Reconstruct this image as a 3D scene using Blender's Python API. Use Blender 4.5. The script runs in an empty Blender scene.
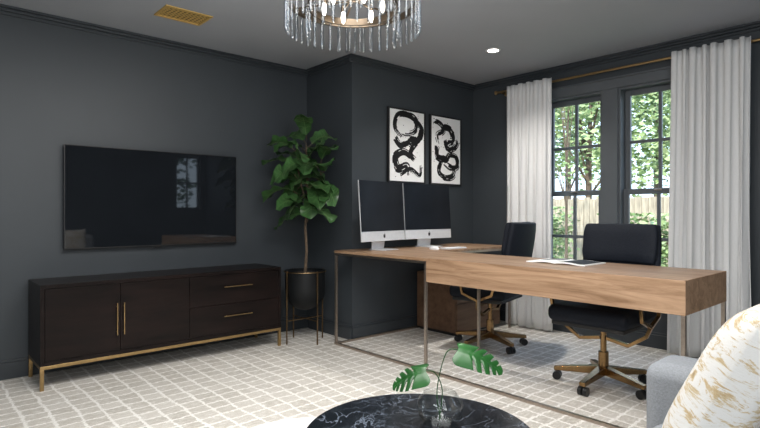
import bpy, bmesh, math, random
from mathutils import Vector, Matrix
random.seed(7)
S=bpy.context.scene; C=S.collection
PI=math.pi
S.view_settings.view_transform='Standard'
H=2.52; CH=1.124
# ------------------------------------------------------------------ materials
def nmat(name):
    m=bpy.data.materials.new(name); m.use_nodes=True
    nt=m.node_tree; b=nt.nodes['Principled BSDF']; return m,nt,b
def mat(name,col,rough=.5,metal=0,var=0,scale=40,bump=0,spec=.5,emit=None,es=0,sheen=0,vscale=(1,1,1)):
    m,nt,b=nmat(name)
    b.inputs['Base Color'].default_value=(*col,1); b.inputs['Roughness'].default_value=rough
    b.inputs['Metallic'].default_value=metal; b.inputs['Specular IOR Level'].default_value=spec
    if sheen: b.inputs['Sheen Weight'].default_value=sheen
    if emit: b.inputs['Emission Color'].default_value=(*emit,1); b.inputs['Emission Strength'].default_value=es
    if var or bump:
        tc=nt.nodes.new('ShaderNodeTexCoord'); mp=nt.nodes.new('ShaderNodeMapping'); mp.inputs['Scale'].default_value=vscale
        n=nt.nodes.new('ShaderNodeTexNoise'); n.inputs['Scale'].default_value=scale; n.inputs['Detail'].default_value=4
        nt.links.new(tc.outputs['Object'],mp.inputs[0]); nt.links.new(mp.outputs[0],n.inputs['Vector'])
        if var:
            r=nt.nodes.new('ShaderNodeValToRGB'); r.color_ramp.elements[0].position=.3; r.color_ramp.elements[1].position=.7
            r.color_ramp.elements[0].color=(*[c*(1-var) for c in col],1); r.color_ramp.elements[1].color=(*[min(1,c*(1+var)) for c in col],1)
            nt.links.new(n.outputs['Fac'],r.inputs[0]); nt.links.new(r.outputs[0],b.inputs['Base Color'])
        if bump:
            bp=nt.nodes.new('ShaderNodeBump'); bp.inputs['Strength'].default_value=bump; bp.inputs['Distance'].default_value=.01
            nt.links.new(n.outputs['Fac'],bp.inputs['Height']); nt.links.new(bp.outputs[0],b.inputs['Normal'])
    return m
def wood(name,c1,c2,vscale,rough=.45,c3=None,spec=.5,dist=.5):
    m,nt,b=nmat(name); b.inputs['Roughness'].default_value=rough; b.inputs['Specular IOR Level'].default_value=spec
    tc=nt.nodes.new('ShaderNodeTexCoord'); mp=nt.nodes.new('ShaderNodeMapping'); mp.inputs['Scale'].default_value=vscale
    n=nt.nodes.new('ShaderNodeTexNoise'); n.inputs['Scale'].default_value=1; n.inputs['Detail'].default_value=8; n.inputs['Roughness'].default_value=.68; n.inputs['Distortion'].default_value=dist
    r=nt.nodes.new('ShaderNodeValToRGB'); r.color_ramp.elements[0].position=.32; r.color_ramp.elements[1].position=.68
    r.color_ramp.elements[0].color=(*c1,1); r.color_ramp.elements[1].color=(*c2,1)
    if c3: e=r.color_ramp.elements.new(.5); e.color=(*c3,1)
    L=nt.links.new
    L(tc.outputs['Object'],mp.inputs[0]); L(mp.outputs[0],n.inputs['Vector']); L(n.outputs['Fac'],r.inputs[0]); L(r.outputs[0],b.inputs['Base Color'])
    bp=nt.nodes.new('ShaderNodeBump'); bp.inputs['Strength'].default_value=.08; bp.inputs['Distance'].default_value=.01
    L(n.outputs['Fac'],bp.inputs['Height']); L(bp.outputs[0],b.inputs['Normal'])
    return m
def glassmat(name,tint=(1,1,1),lo=.05,hi=.6,rough=.02,gl=1):
    m=bpy.data.materials.new(name); m.use_nodes=True; nt=m.node_tree; nt.nodes.clear()
    o=nt.nodes.new('ShaderNodeOutputMaterial'); mx=nt.nodes.new('ShaderNodeMixShader')
    t=nt.nodes.new('ShaderNodeBsdfTransparent'); t.inputs[0].default_value=(*tint,1)
    g=nt.nodes.new('ShaderNodeBsdfGlossy'); g.inputs['Roughness'].default_value=rough; g.inputs[0].default_value=(gl,gl,gl,1)
    lw=nt.nodes.new('ShaderNodeLayerWeight'); lw.inputs[0].default_value=.35
    mr=nt.nodes.new('ShaderNodeMapRange'); mr.inputs['To Min'].default_value=lo; mr.inputs['To Max'].default_value=hi
    nt.links.new(lw.outputs['Facing'],mr.inputs[0]); nt.links.new(mr.outputs[0],mx.inputs[0])
    nt.links.new(t.outputs[0],mx.inputs[1]); nt.links.new(g.outputs[0],mx.inputs[2]); nt.links.new(mx.outputs[0],o.inputs[0])
    return m
def carpet():
    m,nt,b=nmat('carpet'); L=nt.links.new
    b.inputs['Roughness'].default_value=.95; b.inputs['Specular IOR Level'].default_value=.1
    g=nt.nodes.new('ShaderNodeNewGeometry')
    def noisevec(scale,amt,src):
        n1=nt.nodes.new('ShaderNodeTexNoise'); n1.inputs['Scale'].default_value=scale; n1.inputs['Detail'].default_value=3
        L(g.outputs['Position'],n1.inputs['Vector'])
        sub=nt.nodes.new('ShaderNodeVectorMath'); sub.operation='SUBTRACT'; sub.inputs[1].default_value=(.5,.5,.5); L(n1.outputs['Color'],sub.inputs[0])
        sc=nt.nodes.new('ShaderNodeVectorMath'); sc.operation='SCALE'; sc.inputs['Scale'].default_value=amt; L(sub.outputs[0],sc.inputs[0])
        ad=nt.nodes.new('ShaderNodeVectorMath'); ad.operation='ADD'; L(src,ad.inputs[0]); L(sc.outputs[0],ad.inputs[1]); return ad.outputs[0]
    v=noisevec(2.2,.06,g.outputs['Position']); v=noisevec(10,.022,v); v=noisevec(55,.034,v)
    br=nt.nodes.new('ShaderNodeTexBrick'); br.offset=0; br.inputs['Scale'].default_value=1
    br.inputs['Brick Width'].default_value=.120; br.inputs['Row Height'].default_value=.100; br.inputs['Mortar Size'].default_value=.011; br.inputs['Mortar Smooth'].default_value=.6
    br.inputs['Color1'].default_value=(.56,.52,.46,1); br.inputs['Color2'].default_value=(.69,.65,.59,1); br.inputs['Mortar'].default_value=(.99,.965,.92,1)
    L(v,br.inputs['Vector'])
    mp=nt.nodes.new('ShaderNodeMapping'); mp.inputs['Scale'].default_value=(24,70,1); L(g.outputs['Position'],mp.inputs[0])
    ns=nt.nodes.new('ShaderNodeTexNoise'); ns.inputs['Scale'].default_value=1; ns.inputs['Detail'].default_value=5; L(mp.outputs[0],ns.inputs['Vector'])
    rs=nt.nodes.new('ShaderNodeMapRange'); rs.inputs['From Min'].default_value=.44; rs.inputs['From Max'].default_value=.7; rs.inputs['To Max'].default_value=.85; L(ns.outputs['Fac'],rs.inputs[0])
    mx=nt.nodes.new('ShaderNodeMixRGB'); mx.inputs[2].default_value=(.82,.79,.74,1); L(rs.outputs[0],mx.inputs[0]); L(br.outputs['Color'],mx.inputs[1])
    n3=nt.nodes.new('ShaderNodeTexNoise'); n3.inputs['Scale'].default_value=170; n3.inputs['Detail'].default_value=2; L(g.outputs['Position'],n3.inputs['Vector'])
    mr=nt.nodes.new('ShaderNodeMapRange'); mr.inputs['From Min'].default_value=.3; mr.inputs['From Max'].default_value=.7; mr.inputs['To Min'].default_value=.82; mr.inputs['To Max'].default_value=1.06; L(n3.outputs['Fac'],mr.inputs[0])
    ms=nt.nodes.new('ShaderNodeVectorMath'); ms.operation='SCALE'; L(mx.outputs[0],ms.inputs[0]); L(mr.outputs[0],ms.inputs['Scale'])
    L(ms.outputs[0],b.inputs['Base Color'])
    bp=nt.nodes.new('ShaderNodeBump'); bp.inputs['Strength'].default_value=.4; bp.inputs['Distance'].default_value=.01; L(n3.outputs['Fac'],bp.inputs['Height']); L(bp.outputs[0],b.inputs['Normal'])
    return m
def marble():
    m,nt,b=nmat('black_marble'); L=nt.links.new; b.inputs['Roughness'].default_value=.2; b.inputs['Specular IOR Level'].default_value=.3
    tc=nt.nodes.new('ShaderNodeTexCoord')
    def veins(scale,dist,wid,ns,strength):
        n=nt.nodes.new('ShaderNodeTexNoise'); n.inputs['Scale'].default_value=ns; n.inputs['Detail'].default_value=6; n.inputs['Distortion'].default_value=1.0
        L(tc.outputs['Object'],n.inputs['Vector'])
        v=nt.nodes.new('ShaderNodeTexVoronoi'); v.feature='DISTANCE_TO_EDGE'; v.inputs['Scale'].default_value=scale
        mxv=nt.nodes.new('ShaderNodeMixRGB'); mxv.inputs[0].default_value=dist; L(tc.outputs['Object'],mxv.inputs[1]); L(n.outputs['Color'],mxv.inputs[2]); L(mxv.outputs[0],v.inputs['Vector'])
        r=nt.nodes.new('ShaderNodeMapRange'); r.inputs['From Max'].default_value=wid; r.inputs['To Min'].default_value=strength; r.inputs['To Max'].default_value=0; L(v.outputs['Distance'],r.inputs[0])
        n2=nt.nodes.new('ShaderNodeTexNoise'); n2.inputs['Scale'].default_value=ns*1.6; L(tc.outputs['Object'],n2.inputs['Vector'])
        r2=nt.nodes.new('ShaderNodeMapRange'); r2.inputs['From Min'].default_value=.38; r2.inputs['From Max'].default_value=.6; L(n2.outputs['Fac'],r2.inputs[0])
        mu=nt.nodes.new('ShaderNodeMath'); mu.operation='MULTIPLY'; L(r.outputs[0],mu.inputs[0]); L(r2.outputs[0],mu.inputs[1]); return mu.outputs[0]
    a=veins(10,.5,.035,3,.75); c=veins(22,.4,.06,5,.3)
    mxx=nt.nodes.new('ShaderNodeMath'); mxx.operation='MAXIMUM'; L(a,mxx.inputs[0]); L(c,mxx.inputs[1])
    mx=nt.nodes.new('ShaderNodeMixRGB'); mx.inputs[1].default_value=(.007,.009,.012,1); mx.inputs[2].default_value=(.17,.20,.25,1); L(mxx.outputs[0],mx.inputs[0]); L(mx.outputs[0],b.inputs['Base Color'])
    return m
def pillowmat():
    m,nt,b=nmat('feather_print_fabric'); L=nt.links.new; b.inputs['Roughness'].default_value=.9; b.inputs['Specular IOR Level'].default_value=.1
    tc=nt.nodes.new('ShaderNodeTexCoord'); mp=nt.nodes.new('ShaderNodeMapping'); mp.inputs['Rotation'].default_value=(0,.75,0); mp.inputs['Scale'].default_value=(7,5,20)
    n=nt.nodes.new('ShaderNodeTexNoise'); n.inputs['Scale'].default_value=1; n.inputs['Detail'].default_value=10; n.inputs['Roughness'].default_value=.74; n.inputs['Distortion'].default_value=.6
    L(tc.outputs['Object'],mp.inputs[0]); L(mp.outputs[0],n.inputs['Vector'])
    r=nt.nodes.new('ShaderNodeValToRGB'); e=r.color_ramp.elements
    W_=(.58,.57,.55,1)
    e[0].position=.30; e[0].color=(.20,.17,.13,1); e[1].position=.80; e[1].color=(.45,.36,.23,1)
    for p_,c_ in((.38,(.36,.27,.15,1)),(.43,(.47,.39,.26,1)),(.465,W_),(.55,W_),(.58,(.46,.37,.24,1)),(.63,(.37,.27,.14,1)),(.66,W_),(.74,W_)):
        x=e.new(p_); x.color=c_
    L(n.outputs['Fac'],r.inputs[0]); L(r.outputs[0],b.inputs['Base Color'])
    bp=nt.nodes.new('ShaderNodeBump'); bp.inputs['Strength'].default_value=.3; bp.inputs['Distance'].default_value=.01; L(n.outputs['Fac'],bp.inputs['Height']); L(bp.outputs[0],b.inputs['Normal'])
    return m
M={}
M['wall']=mat('charcoal_wall_paint',(.043,.051,.059),.5,var=.05,scale=3,bump=.03)
M['trim']=mat('charcoal_trim_paint',(.038,.045,.052),.4,var=.05,scale=5)
M['sashpaint']=mat('grey_window_paint',(.095,.105,.115),.4,var=.05,scale=5)
M['ceil']=mat('ceiling_paint',(.35,.37,.40),.8,var=.02,scale=2)
M['carpet']=carpet()
M['brass']=mat('brushed_brass',(.44,.30,.14),.34,1,var=.1,scale=60)
M['dullbrass']=mat('dull_brass',(.22,.15,.08),.4,1,var=.1,scale=60)
M['ventbrass']=mat('satin_brass_grille',(.66,.44,.14),.5,.4,var=.1,scale=60)
M['darkbrass']=mat('aged_bronze_ring',(.14,.11,.08),.35,1,var=.1,scale=60)
M['bronze']=mat('champagne_bronze',(.42,.36,.31),.35,1,var=.1,scale=60)
M['chairbrass']=mat('bronze_chair_metal',(.30,.19,.09),.25,1,var=.1,scale=60)
M['espresso']=wood('espresso_wood',(.003,.0025,.0025),(.015,.0085,.0075),(2,30,14),.32,spec=.2)
M['gap']=mat('dark_gap',(.05,.035,.015),.9,var=.1)
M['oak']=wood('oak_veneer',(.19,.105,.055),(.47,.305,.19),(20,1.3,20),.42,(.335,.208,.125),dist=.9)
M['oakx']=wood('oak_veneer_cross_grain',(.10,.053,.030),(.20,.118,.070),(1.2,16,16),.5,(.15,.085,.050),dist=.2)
M['black_fabric']=mat('navy_black_fabric',(.008,.011,.018),.7,var=.2,scale=90,bump=.15,spec=.25)
M['black']=mat('black_plastic',(.010,.010,.011),.4,var=.1)
M['screen']=mat('black_screen_glass',(.008,.010,.014),.25,var=.3,scale=4,spec=.10)
M['tvscreen']=mat('television_glass',(.010,.012,.015),.03,var=.1,scale=4,spec=.5)
M['silver']=mat('silver_aluminium',(.68,.69,.71),.4,.3,var=.03)
M['white']=mat('white_plastic',(.85,.85,.85),.4,var=.02)
M['paper']=mat('white_paper',(.9,.9,.89),.7,var=.02,scale=20)
M['ink']=mat('black_ink',(.006,.006,.007),.6,var=.2)
M['greyprint']=mat('grey_print',(.18,.18,.19),.6,var=.6,scale=30)
M['pot']=mat('matte_black_ceramic',(.006,.007,.008),.45,var=.1,spec=.25)
M['soil']=mat('potting_soil',(.03,.02,.014),.95,var=.5,scale=80,bump=.6)
M['leaf']=mat('fiddle_leaf_green',(.036,.095,.028),.3,var=.6,scale=9,spec=.5)
M['leafvein']=mat('pale_leaf_vein',(.12,.20,.07),.5,var=.1)
M['mleaf']=mat('monstera_leaf_green',(.016,.085,.018),.3,var=.4,scale=8,spec=.35)
M['bark']=mat('brown_bark',(.10,.07,.045),.85,var=.4,scale=40,bump=.4)
M['curtain']=mat('linen_curtain',(.70,.70,.70),.85,var=.03,scale=200,bump=.1,vscale=(1,1,.2))
M['sofa']=mat('blue_grey_upholstery',(.26,.275,.295),.95,var=.12,scale=150,bump=.25,spec=.1)
M['pillow']=pillowmat()
M['marble']=marble()
M['whitetop']=mat('white_lacquer_top',(.75,.74,.72),.35,var=.02)
M['glass']=glassmat('clear_glass',(.975,.985,.985),.015,.35,gl=.6)
M['crystal']=glassmat('crystal_rod_glass',(.74,.78,.82),.06,.42,.12,gl=.5)
M['pane']=glassmat('window_glass',(.98,.99,1),.015,.25,0)
M['lamp']=mat('lamp_glow',(1,1,1),.5,emit=(1,.95,.88),es=14,var=.01)
M['bulb']=mat('warm_bulb_glow',(1,1,1),.5,emit=(1,.90,.76),es=8,var=.01)
M['grass']=mat('lawn',(.17,.22,.09),.9,var=.5,scale=6)
M['fence']=mat('weathered_fence',(.36,.30,.22),.85,var=.3,scale=3,vscale=(1,6,1))
M['fol1']=mat('foliage_mid_green',(.13,.20,.07),.7,var=.6,scale=1.6)
M['fol2']=mat('foliage_light_green',(.28,.36,.16),.7,var=.5,scale=1.6)
M['fol3']=mat('foliage_dark_green',(.05,.10,.035),.7,var=.6,scale=1.6)
# ------------------------------------------------------------------ mesh helpers
def B(): return bmesh.new()
def box(bm,x0,x1,y0,y1,z0,z1,mtx=None):
    vs=[bm.verts.new(Vector((x,y,z)) if mtx is None else mtx@Vector((x,y,z))) for x in(x0,x1) for y in(y0,y1) for z in(z0,z1)]
    for f in((0,1,3,2),(4,6,7,5),(0,4,5,1),(2,3,7,6),(0,2,6,4),(1,5,7,3)): bm.faces.new([vs[i] for i in f])
def basis(d):
    d=d.normalized(); a=Vector((0,0,1)) if abs(d.z)<.9 else Vector((1,0,0))
    u=d.cross(a).normalized(); return u,d.cross(u).normalized()
def tube(bm,pts,r,n=10,cap=True,closed=False,ph=0):
    pts=[Vector(p) for p in pts]; rings=[]; N=len(pts)
    rr=r if isinstance(r,(list,tuple)) else [r]*N
    pu=None
    for i,p in enumerate(pts):
        if closed: d=pts[(i+1)%N]-pts[i-1]
        else: d=pts[min(i+1,N-1)]-pts[max(i-1,0)]
        d.normalize()
        if pu is None: u,v=basis(d)
        else:
            u=(pu-d*pu.dot(d)).normalized(); v=d.cross(u)
        pu=u
        rings.append([bm.verts.new(p+(u*math.cos(2*PI*k/n+ph)+v*math.sin(2*PI*k/n+ph))*rr[i]) for k in range(n)])
    for i in range(N if closed else N-1):
        a,b=rings[i],rings[(i+1)%N]
        for k in range(n): bm.faces.new((a[k],a[(k+1)%n],b[(k+1)%n],b[k]))
    if cap and not closed: bm.faces.new(rings[0][::-1]); bm.faces.new(rings[-1])
def lathe(bm,prof,c=(0,0,0),n=48,closed=False):
    c=Vector(c); rings=[]
    for r,z in prof:
        if r<1e-5: rings.append([bm.verts.new(c+Vector((0,0,z)))])
        else: rings.append([bm.verts.new(c+Vector((r*math.cos(2*PI*k/n),r*math.sin(2*PI*k/n),z))) for k in range(n)])
    L=len(rings)
    for i in range(L if closed else L-1):
        a,b=rings[i],rings[(i+1)%L]
        for k in range(n):
            q=[a[k%len(a)],a[(k+1)%n%len(a)],b[(k+1)%n%len(b)],b[k%len(b)]]
            u=[]
            for v in q:
                if v not in u: u.append(v)
            if len(u)>2: bm.faces.new(u)
def off(o):
    v=Vector((0,0,0))
    while o is not None: v+=o.location; o=o.parent
    return v
def tag(o,label=None,cat=None,group=None,kind=None):
    if label:o['label']=label
    if cat:o['category']=cat
    if group:o['group']=group
    if kind:o['kind']=kind
    return o
def obj(name,bm,m,parent=None,bevel=0,seg=2,smooth=True,recalc=True,angle=40,label=None):
    if recalc: bmesh.ops.recalc_face_normals(bm,faces=bm.faces)
    me=bpy.data.meshes.new(name)
    if parent is not None: loc=Vector((0,0,0)); o0=off(parent)
    else:
        xs=[v.co for v in bm.verts]
        o0=Vector(((min(v.x for v in xs)+max(v.x for v in xs))/2,(min(v.y for v in xs)+max(v.y for v in xs))/2,min(v.z for v in xs))); loc=o0
    bmesh.ops.translate(bm,verts=bm.verts,vec=-o0)
    bm.to_mesh(me); bm.free()
    o=bpy.data.objects.new(name,me); C.objects.link(o); o.location=loc
    if parent is not None: o.parent=parent
    me.materials.append(m)
    if smooth:
        me.polygons.foreach_set('use_smooth',[True]*len(me.polygons)); me.set_sharp_from_angle(angle=math.radians(angle))
    if bevel:
        md=o.modifiers.new('b','BEVEL'); md.width=bevel; md.segments=seg; md.limit_method='ANGLE'; md.angle_limit=math.radians(40)
        me.polygons.foreach_set('use_smooth',[True]*len(me.polygons)); md.harden_normals=True
    if label: o['label']=label
    return o
def bobj(name,dims,m,parent=None,bevel=0,seg=2,label=None):
    b=B(); box(b,*dims); return obj(name,b,m,parent,bevel,seg,label=label)
def thing(name,label,cat,loc=(0,0,0),group=None):
    o=bpy.data.objects.new(name,None); C.objects.link(o); o.location=loc; o.empty_display_size=.1
    return tag(o,label,cat,group)
def st(name,bm,m,bevel=0): return tag(obj(name,bm,m,None,bevel),kind='structure')
# ------------------------------------------------------------------ room
XW=4.66; YA=3.655; YT=4.36; XB=2.95; XN=-1.8; YN=-2.0
b=B(); box(b,XN-.15,XW+.15,YN-.15,YT+.15,-.12,0); st('floor',b,M['carpet'])
b=B(); box(b,XN-.15,XW+.15,YN-.15,YT+.15,H,H+.12); st('ceiling',b,M['ceil'])
b=B(); box(b,XN-.15,XB,YT,YT+.15,0,H); st('wall_left',b,M['wall'])
b=B(); box(b,XB,XW+.15,YA,YT+.15,0,H); st('wall_center',b,M['wall'])
b=B(); box(b,XN-.15,XN,YN,YT,0,H); st('wall_near',b,M['wall'])
WZ0,WZ1=.45,2.22; W1=(2.20,2.80); W2=(1.44,2.06)
b=B()
box(b,XW,XW+.15,W1[1],YA,0,H); box(b,XW,XW+.15,W2[1],W1[0],0,H); box(b,XW,XW+.15,YN-.15,W2[0],0,H)
for w in(W1,W2): box(b,XW,XW+.15,w[0],w[1],0,WZ0); box(b,XW,XW+.15,w[0],w[1],WZ1,H)
st('wall_right',b,M['wall'])
b=B(); BX=(4.05,4.55); BZ=(1.2,2.28)
box(b,XN-.15,BX[0],YN-.15,YN,0,H); box(b,BX[1],XW,YN-.15,YN,0,H); box(b,BX[0],BX[1],YN-.15,YN,0,BZ[0]); box(b,BX[0],BX[1],YN-.15,YN,BZ[1],H)
st('wall_back',b,M['wall'])
def run(name,x0,x1,y0,y1,nx,ny,kind):
    b=B()
    def sl(d,z0,z1):
        xa,xb=min(x0,x1,x0+nx*d,x1+nx*d),max(x0,x1,x0+nx*d,x1+nx*d)
        ya,yb=min(y0,y1,y0+ny*d,y1+ny*d),max(y0,y1,y0+ny*d,y1+ny*d)
        box(b,xa,xb,ya,yb,z0,z1)
    if kind=='base': sl(.016,0,.11); sl(.010,.11,.13)
    else: sl(.045,H-.016,H); sl(.028,H-.036,H-.016); sl(.014,H-.058,H-.036)
    return st(name,b,M['trim'],.003)
for k,pre in(('base','baseboard_'),('crown','trim_')):
    run(pre+('left' if k=='base' else '1'),XN,XB,YT,YT,0,-1,k)
    run(pre+('bump' if k=='base' else '2'),XB,XB,YA,YT-.06,-1,0,k)
    run(pre+('center' if k=='base' else '3'),XB-.045 if k!='base' else XB,XW,YA,YA,0,-1,k)
    run(pre+('right' if k=='base' else '4'),XW,XW,YN,YA-.06,-1,0,k)
def sash(b,x0,x1,y0,y1,z0,z1,fr=.046,hm=1):
    box(b,x0,x1,y0,y0+fr,z0,z1); box(b,x0,x1,y1-fr,y1,z0,z1)
    box(b,x0,x1,y0+fr,y1-fr,z0,z0+fr); box(b,x0,x1,y0+fr,y1-fr,z1-fr,z1)
    yc=(y0+y1)/2; zc=(z0+z1)/2
    box(b,x0+.004,x1-.004,yc-.014,yc+.014,z0+fr,z1-fr)
    box(b,x0+.006,x1-.006,y0+fr,y1-fr,zc-.014,zc+.014)
def window(n,y0,y1):
    root=thing('window_%d'%n,None,None,(XW+.07,(y0+y1)/2,WZ0)); root['kind']='structure'
    b=B(); f=.02
    box(b,XW+.0,XW+.15,y0,y0+f,WZ0,WZ1); box(b,XW,XW+.15,y1-f,y1,WZ0,WZ1); box(b,XW,XW+.15,y0+f,y1-f,WZ1-f,WZ1); box(b,XW-.0,XW+.15,y0+f,y1-f,WZ0,WZ0+f)
    obj('window_frame',b,M['sashpaint'],root)
    zm=1.31
    b=B(); sash(b,XW+.09,XW+.12,y0+f,y1-f,zm-.02,WZ1-f); obj('upper_sash',b,M['sashpaint'],root,.003)
    b=B(); sash(b,XW+.055,XW+.085,y0+f,y1-f,WZ0+f,zm+.022); obj('lower_sash',b,M['sashpaint'],root,.003)
    b=B(); box(b,XW+.103,XW+.107,y0+.05,y1-.05,zm,WZ1-.05); box(b,XW+.068,XW+.072,y0+.05,y1-.05,WZ0+.05,zm); obj('pane',b,M['pane'],root)
    b=B(); yc=(y0+y1)/2; box(b,XW+.04,XW+.055,yc-.03,yc+.03,zm+.004,zm+.018); obj('sash_lock',b,M['bronze'],root,.003)
window(1,*W1); window(2,*W2)
b=B(); t=.02
box(b,XW-t,XW,W1[1],W1[1]+.085,WZ0-.02,WZ1); box(b,XW-t,XW,W2[0]-.085,W2[0],WZ0-.02,WZ1); box(b,XW-t,XW,W2[1],W1[0],WZ0,WZ1)
box(b,XW-t,XW,W2[0]-.085,W1[1]+.085,WZ1,WZ1+.085); box(b,XW-t-.008,XW,W2[0]-.095,W1[1]+.095,WZ1+.085,WZ1+.10)
st('trim_5',b,M['sashpaint'],.004)
b=B(); box(b,XW-.05,XW,W2[0]-.1,W1[1]+.1,WZ0-.045,WZ0-.02); box(b,XW-.016,XW,W2[0]-.085,W1[1]+.085,WZ0-.12,WZ0-.045); st('trim_6',b,M['sashpaint'],.004)
r=thing('window_3',None,None,((BX[0]+BX[1])/2,YN-.07,BZ[0])); r['kind']='structure'
b=B(); 
for (x0,x1,z0,z1) in((BX[0],BX[0]+.04,BZ[0],BZ[1]),(BX[1]-.04,BX[1],BZ[0],BZ[1]),(BX[0]+.04,BX[1]-.04,BZ[0],BZ[0]+.04),(BX[0]+.04,BX[1]-.04,BZ[1]-.04,BZ[1]),(BX[0]+.04,BX[1]-.04,1.72,1.75),((BX[0]+BX[1])/2-.012,(BX[0]+BX[1])/2+.012,BZ[0]+.04,BZ[1]-.04)):
    box(b,x0,x1,YN-.11,YN-.07,z0,z1)
obj('window_frame',b,M['trim'],r)
bobj('pane',(BX[0]+.04,BX[1]-.04,YN-.095,YN-.09,BZ[0]+.04,BZ[1]-.04),M['pane'],r)
# ------------------------------------------------------------------ television
t=thing('television','large flat black wall mounted television on the plain charcoal wall','television',(1.509,YT-.06,.86))
bobj('wall_bracket',(1.25,1.77,YT-.03,YT-.001,1.05,1.45),M['black'],t,.004)
bobj('back_housing',(.90,2.12,YT-.042,YT-.03,.92,1.56),M['black'],t,.004)
bobj('bezel',(.846,2.172,YT-.058,YT-.040,.860,1.617),M['black'],t,.004)
bobj('screen',(.853,2.165,YT-.0595,YT-.0575,.872,1.610),M['tvscreen'],t)
bobj('sensor',(1.47,1.53,YT-.058,YT-.045,.852,.861),M['black'],t,.002)
# ------------------------------------------------------------------ credenza
cx0,cx1,cy0,cy1=.636,2.377,3.90,4.32
t=thing('credenza','long espresso wood sideboard on brass frame below the television','sideboard',((cx0+cx1)/2,(cy0+cy1)/2,0))
z0,z1=.155,.668
b=B(); box(b,cx0,cx1,cy0,cy1,z1-.025,z1); box(b,cx0,cx0+.025,cy0,cy1,z0,z1-.025); box(b,cx1-.025,cx1,cy0,cy1,z0,z1-.025); box(b,cx0+.025,cx1-.025,cy0,cy1,z0,z0+.025); box(b,cx0+.025,cx1-.025,cy0+.024,cy1,z0+.025,z1-.025)
obj('cabinet_body',b,M['espresso'],t,.001)
g=.0025; fz0,fz1=z0+.027,z1-.027
xs=[cx0+.027,1.108,1.592]
for i in range(2):
    d=bobj('door',(xs[i],xs[i+1]-g,cy0+.001,cy0+.022,fz0,fz1),M['espresso'],t,.001)
    hx=xs[1]-.024 if i==0 else xs[1]+.020
    b=B(); box(b,hx-.003,hx+.003,cy0-.022,cy0-.014,.29,.51); box(b,hx-.003,hx+.003,cy0-.016,cy0+.002,.31,.318); box(b,hx-.003,hx+.003,cy0-.016,cy0+.002,.482,.49)
    obj('handle',b,M['brass'],d,.001)
zs=[fz0,(fz0+fz1)/2,fz1+g]
for i in range(2):
    d=bobj('drawer',(1.592,cx1-.027,cy0+.001,cy0+.022,zs[i],zs[i+1]-g),M['espresso'],t,.001)
    hz=zs[i]+.135
    b=B(); box(b,1.86,2.10,cy0-.022,cy0-.014,hz-.003,hz+.003); box(b,1.88,1.888,cy0-.016,cy0+.002,hz-.003,hz+.003); box(b,2.072,2.08,cy0-.016,cy0+.002,hz-.003,hz+.003)
    obj('handle',b,M['brass'],d,.001)
b=B(); w=.022
box(b,cx0,cx1,cy0,cy0+w,z0-w,z0); box(b,cx0,cx1,cy1-w,cy1,z0-w,z0); box(b,cx0,cx0+w,cy0+w,cy1-w,z0-w,z0); box(b,cx1-w,cx1,cy0+w,cy1-w,z0-w,z0)
obj('base_frame',b,M['brass'],t,.002)
for x in(cx0,cx1-w):
    for y in(cy0,cy1-w): bobj('leg',(x,x+w,y,y+w,0,z0-w),M['brass'],t,.002)
# ------------------------------------------------------------------ fiddle leaf fig
px,py=2.62,3.90
s=thing('plant_stand','slim brass plant stand beside the sideboard in the wall corner','plant stand',(px,py,0))
b=B(); ring=[(px+.181*math.cos(a*2*PI/40),py+.181*math.sin(a*2*PI/40),.615) for a in range(40)]
tube(b,ring,.005,8,closed=True); obj('ring',b,M['dullbrass'],s)
b=B()
tube(b,[(px-.178,py,.20),(px+.178,py,.20)],.005,8); tube(b,[(px,py-.178,.20),(px,py+.178,.20)],.005,8); obj('cross_brace',b,M['dullbrass'],s)
for k in range(4):
    a=k*PI/2; b=B(); x=px+.186*math.cos(a); y=py+.186*math.sin(a); box(b,x-.005,x+.005,y-.005,y+.005,0,.625); obj('leg',b,M['dullbrass'],s,.001)
t=thing('potted_fig_tree','fiddle leaf fig with big glossy leaves in black bowl planter','potted plant',(px,py,.27))
prof=[(0,.275)]+[(.175*math.cos(a*PI/180),.455+.18*math.sin(a*PI/180)) for a in(-80,-70,-60,-50,-40,-30,-20,-10,0)]+[(.175,.50),(.174,.625),(.160,.625),(.160,.50),(.14,.42),(.0,.40)]
b=B(); lathe(b,prof,(px,py,0)); obj('planter',b,M['pot'],t)
b=B(); lathe(b,[(0,.60),(.08,.603),(.158,.597),(.158,.56),(0,.56)],(px,py,0)); obj('soil',b,M['soil'],t)
vb=B()
def leaf(b,base,d,up,L,W,droop,nn=9,fold=.24):
    d=d.normalized(); side=d.cross(up).normalized(); up=side.cross(d).normalized()
    rows=[]; p=Vector(base); dd=d.copy(); mid=[]
    prf=[.05,.42,.64,.68,.74,.92,1.0,.94,.62,.04]
    for i in range(nn+1):
        w=W*prf[i]
        n_=side.cross(dd).normalized(); wav=.18*W*math.sin(i*2.1)
        rows.append([p-side*w+n_*(w*fold+wav),p-side*w*.5+n_*w*fold*.3,p,p+side*w*.5+n_*w*fold*.3,p+side*w+n_*(w*fold-wav)])
        mid.append((p.copy(),n_))
        dd=(dd-Vector((0,0,1))*droop/nn).normalized(); p=p+dd*(L/nn)
    vr=[[b.verts.new(q) for q in r_] for r_ in rows]
    for i in range(nn):
        for k in range(4): b.faces.new((vr[i][k],vr[i][k+1],vr[i+1][k+1],vr[i+1][k]))
    tube(vb,[m_[0] for m_ in mid],[.0028*(1-.07*i) for i in range(nn+1)],5)
    for i in(2,4,5,6):
        for e in(0,4): tube(vb,[rows[i][2],rows[i+1][1 if e==0 else 3],rows[min(i+1,nn)][e]*.85+rows[min(i+1,nn)][2]*.15],.0012,4)
random.seed(23)
trunk=[(px,py,.58),(px+.01,py-.01,.8),(px-.005,py-.01,1.0),(px+.012,py-.02,1.2),(px,py-.03,1.45),(px-.01,py-.03,1.72)]
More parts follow.
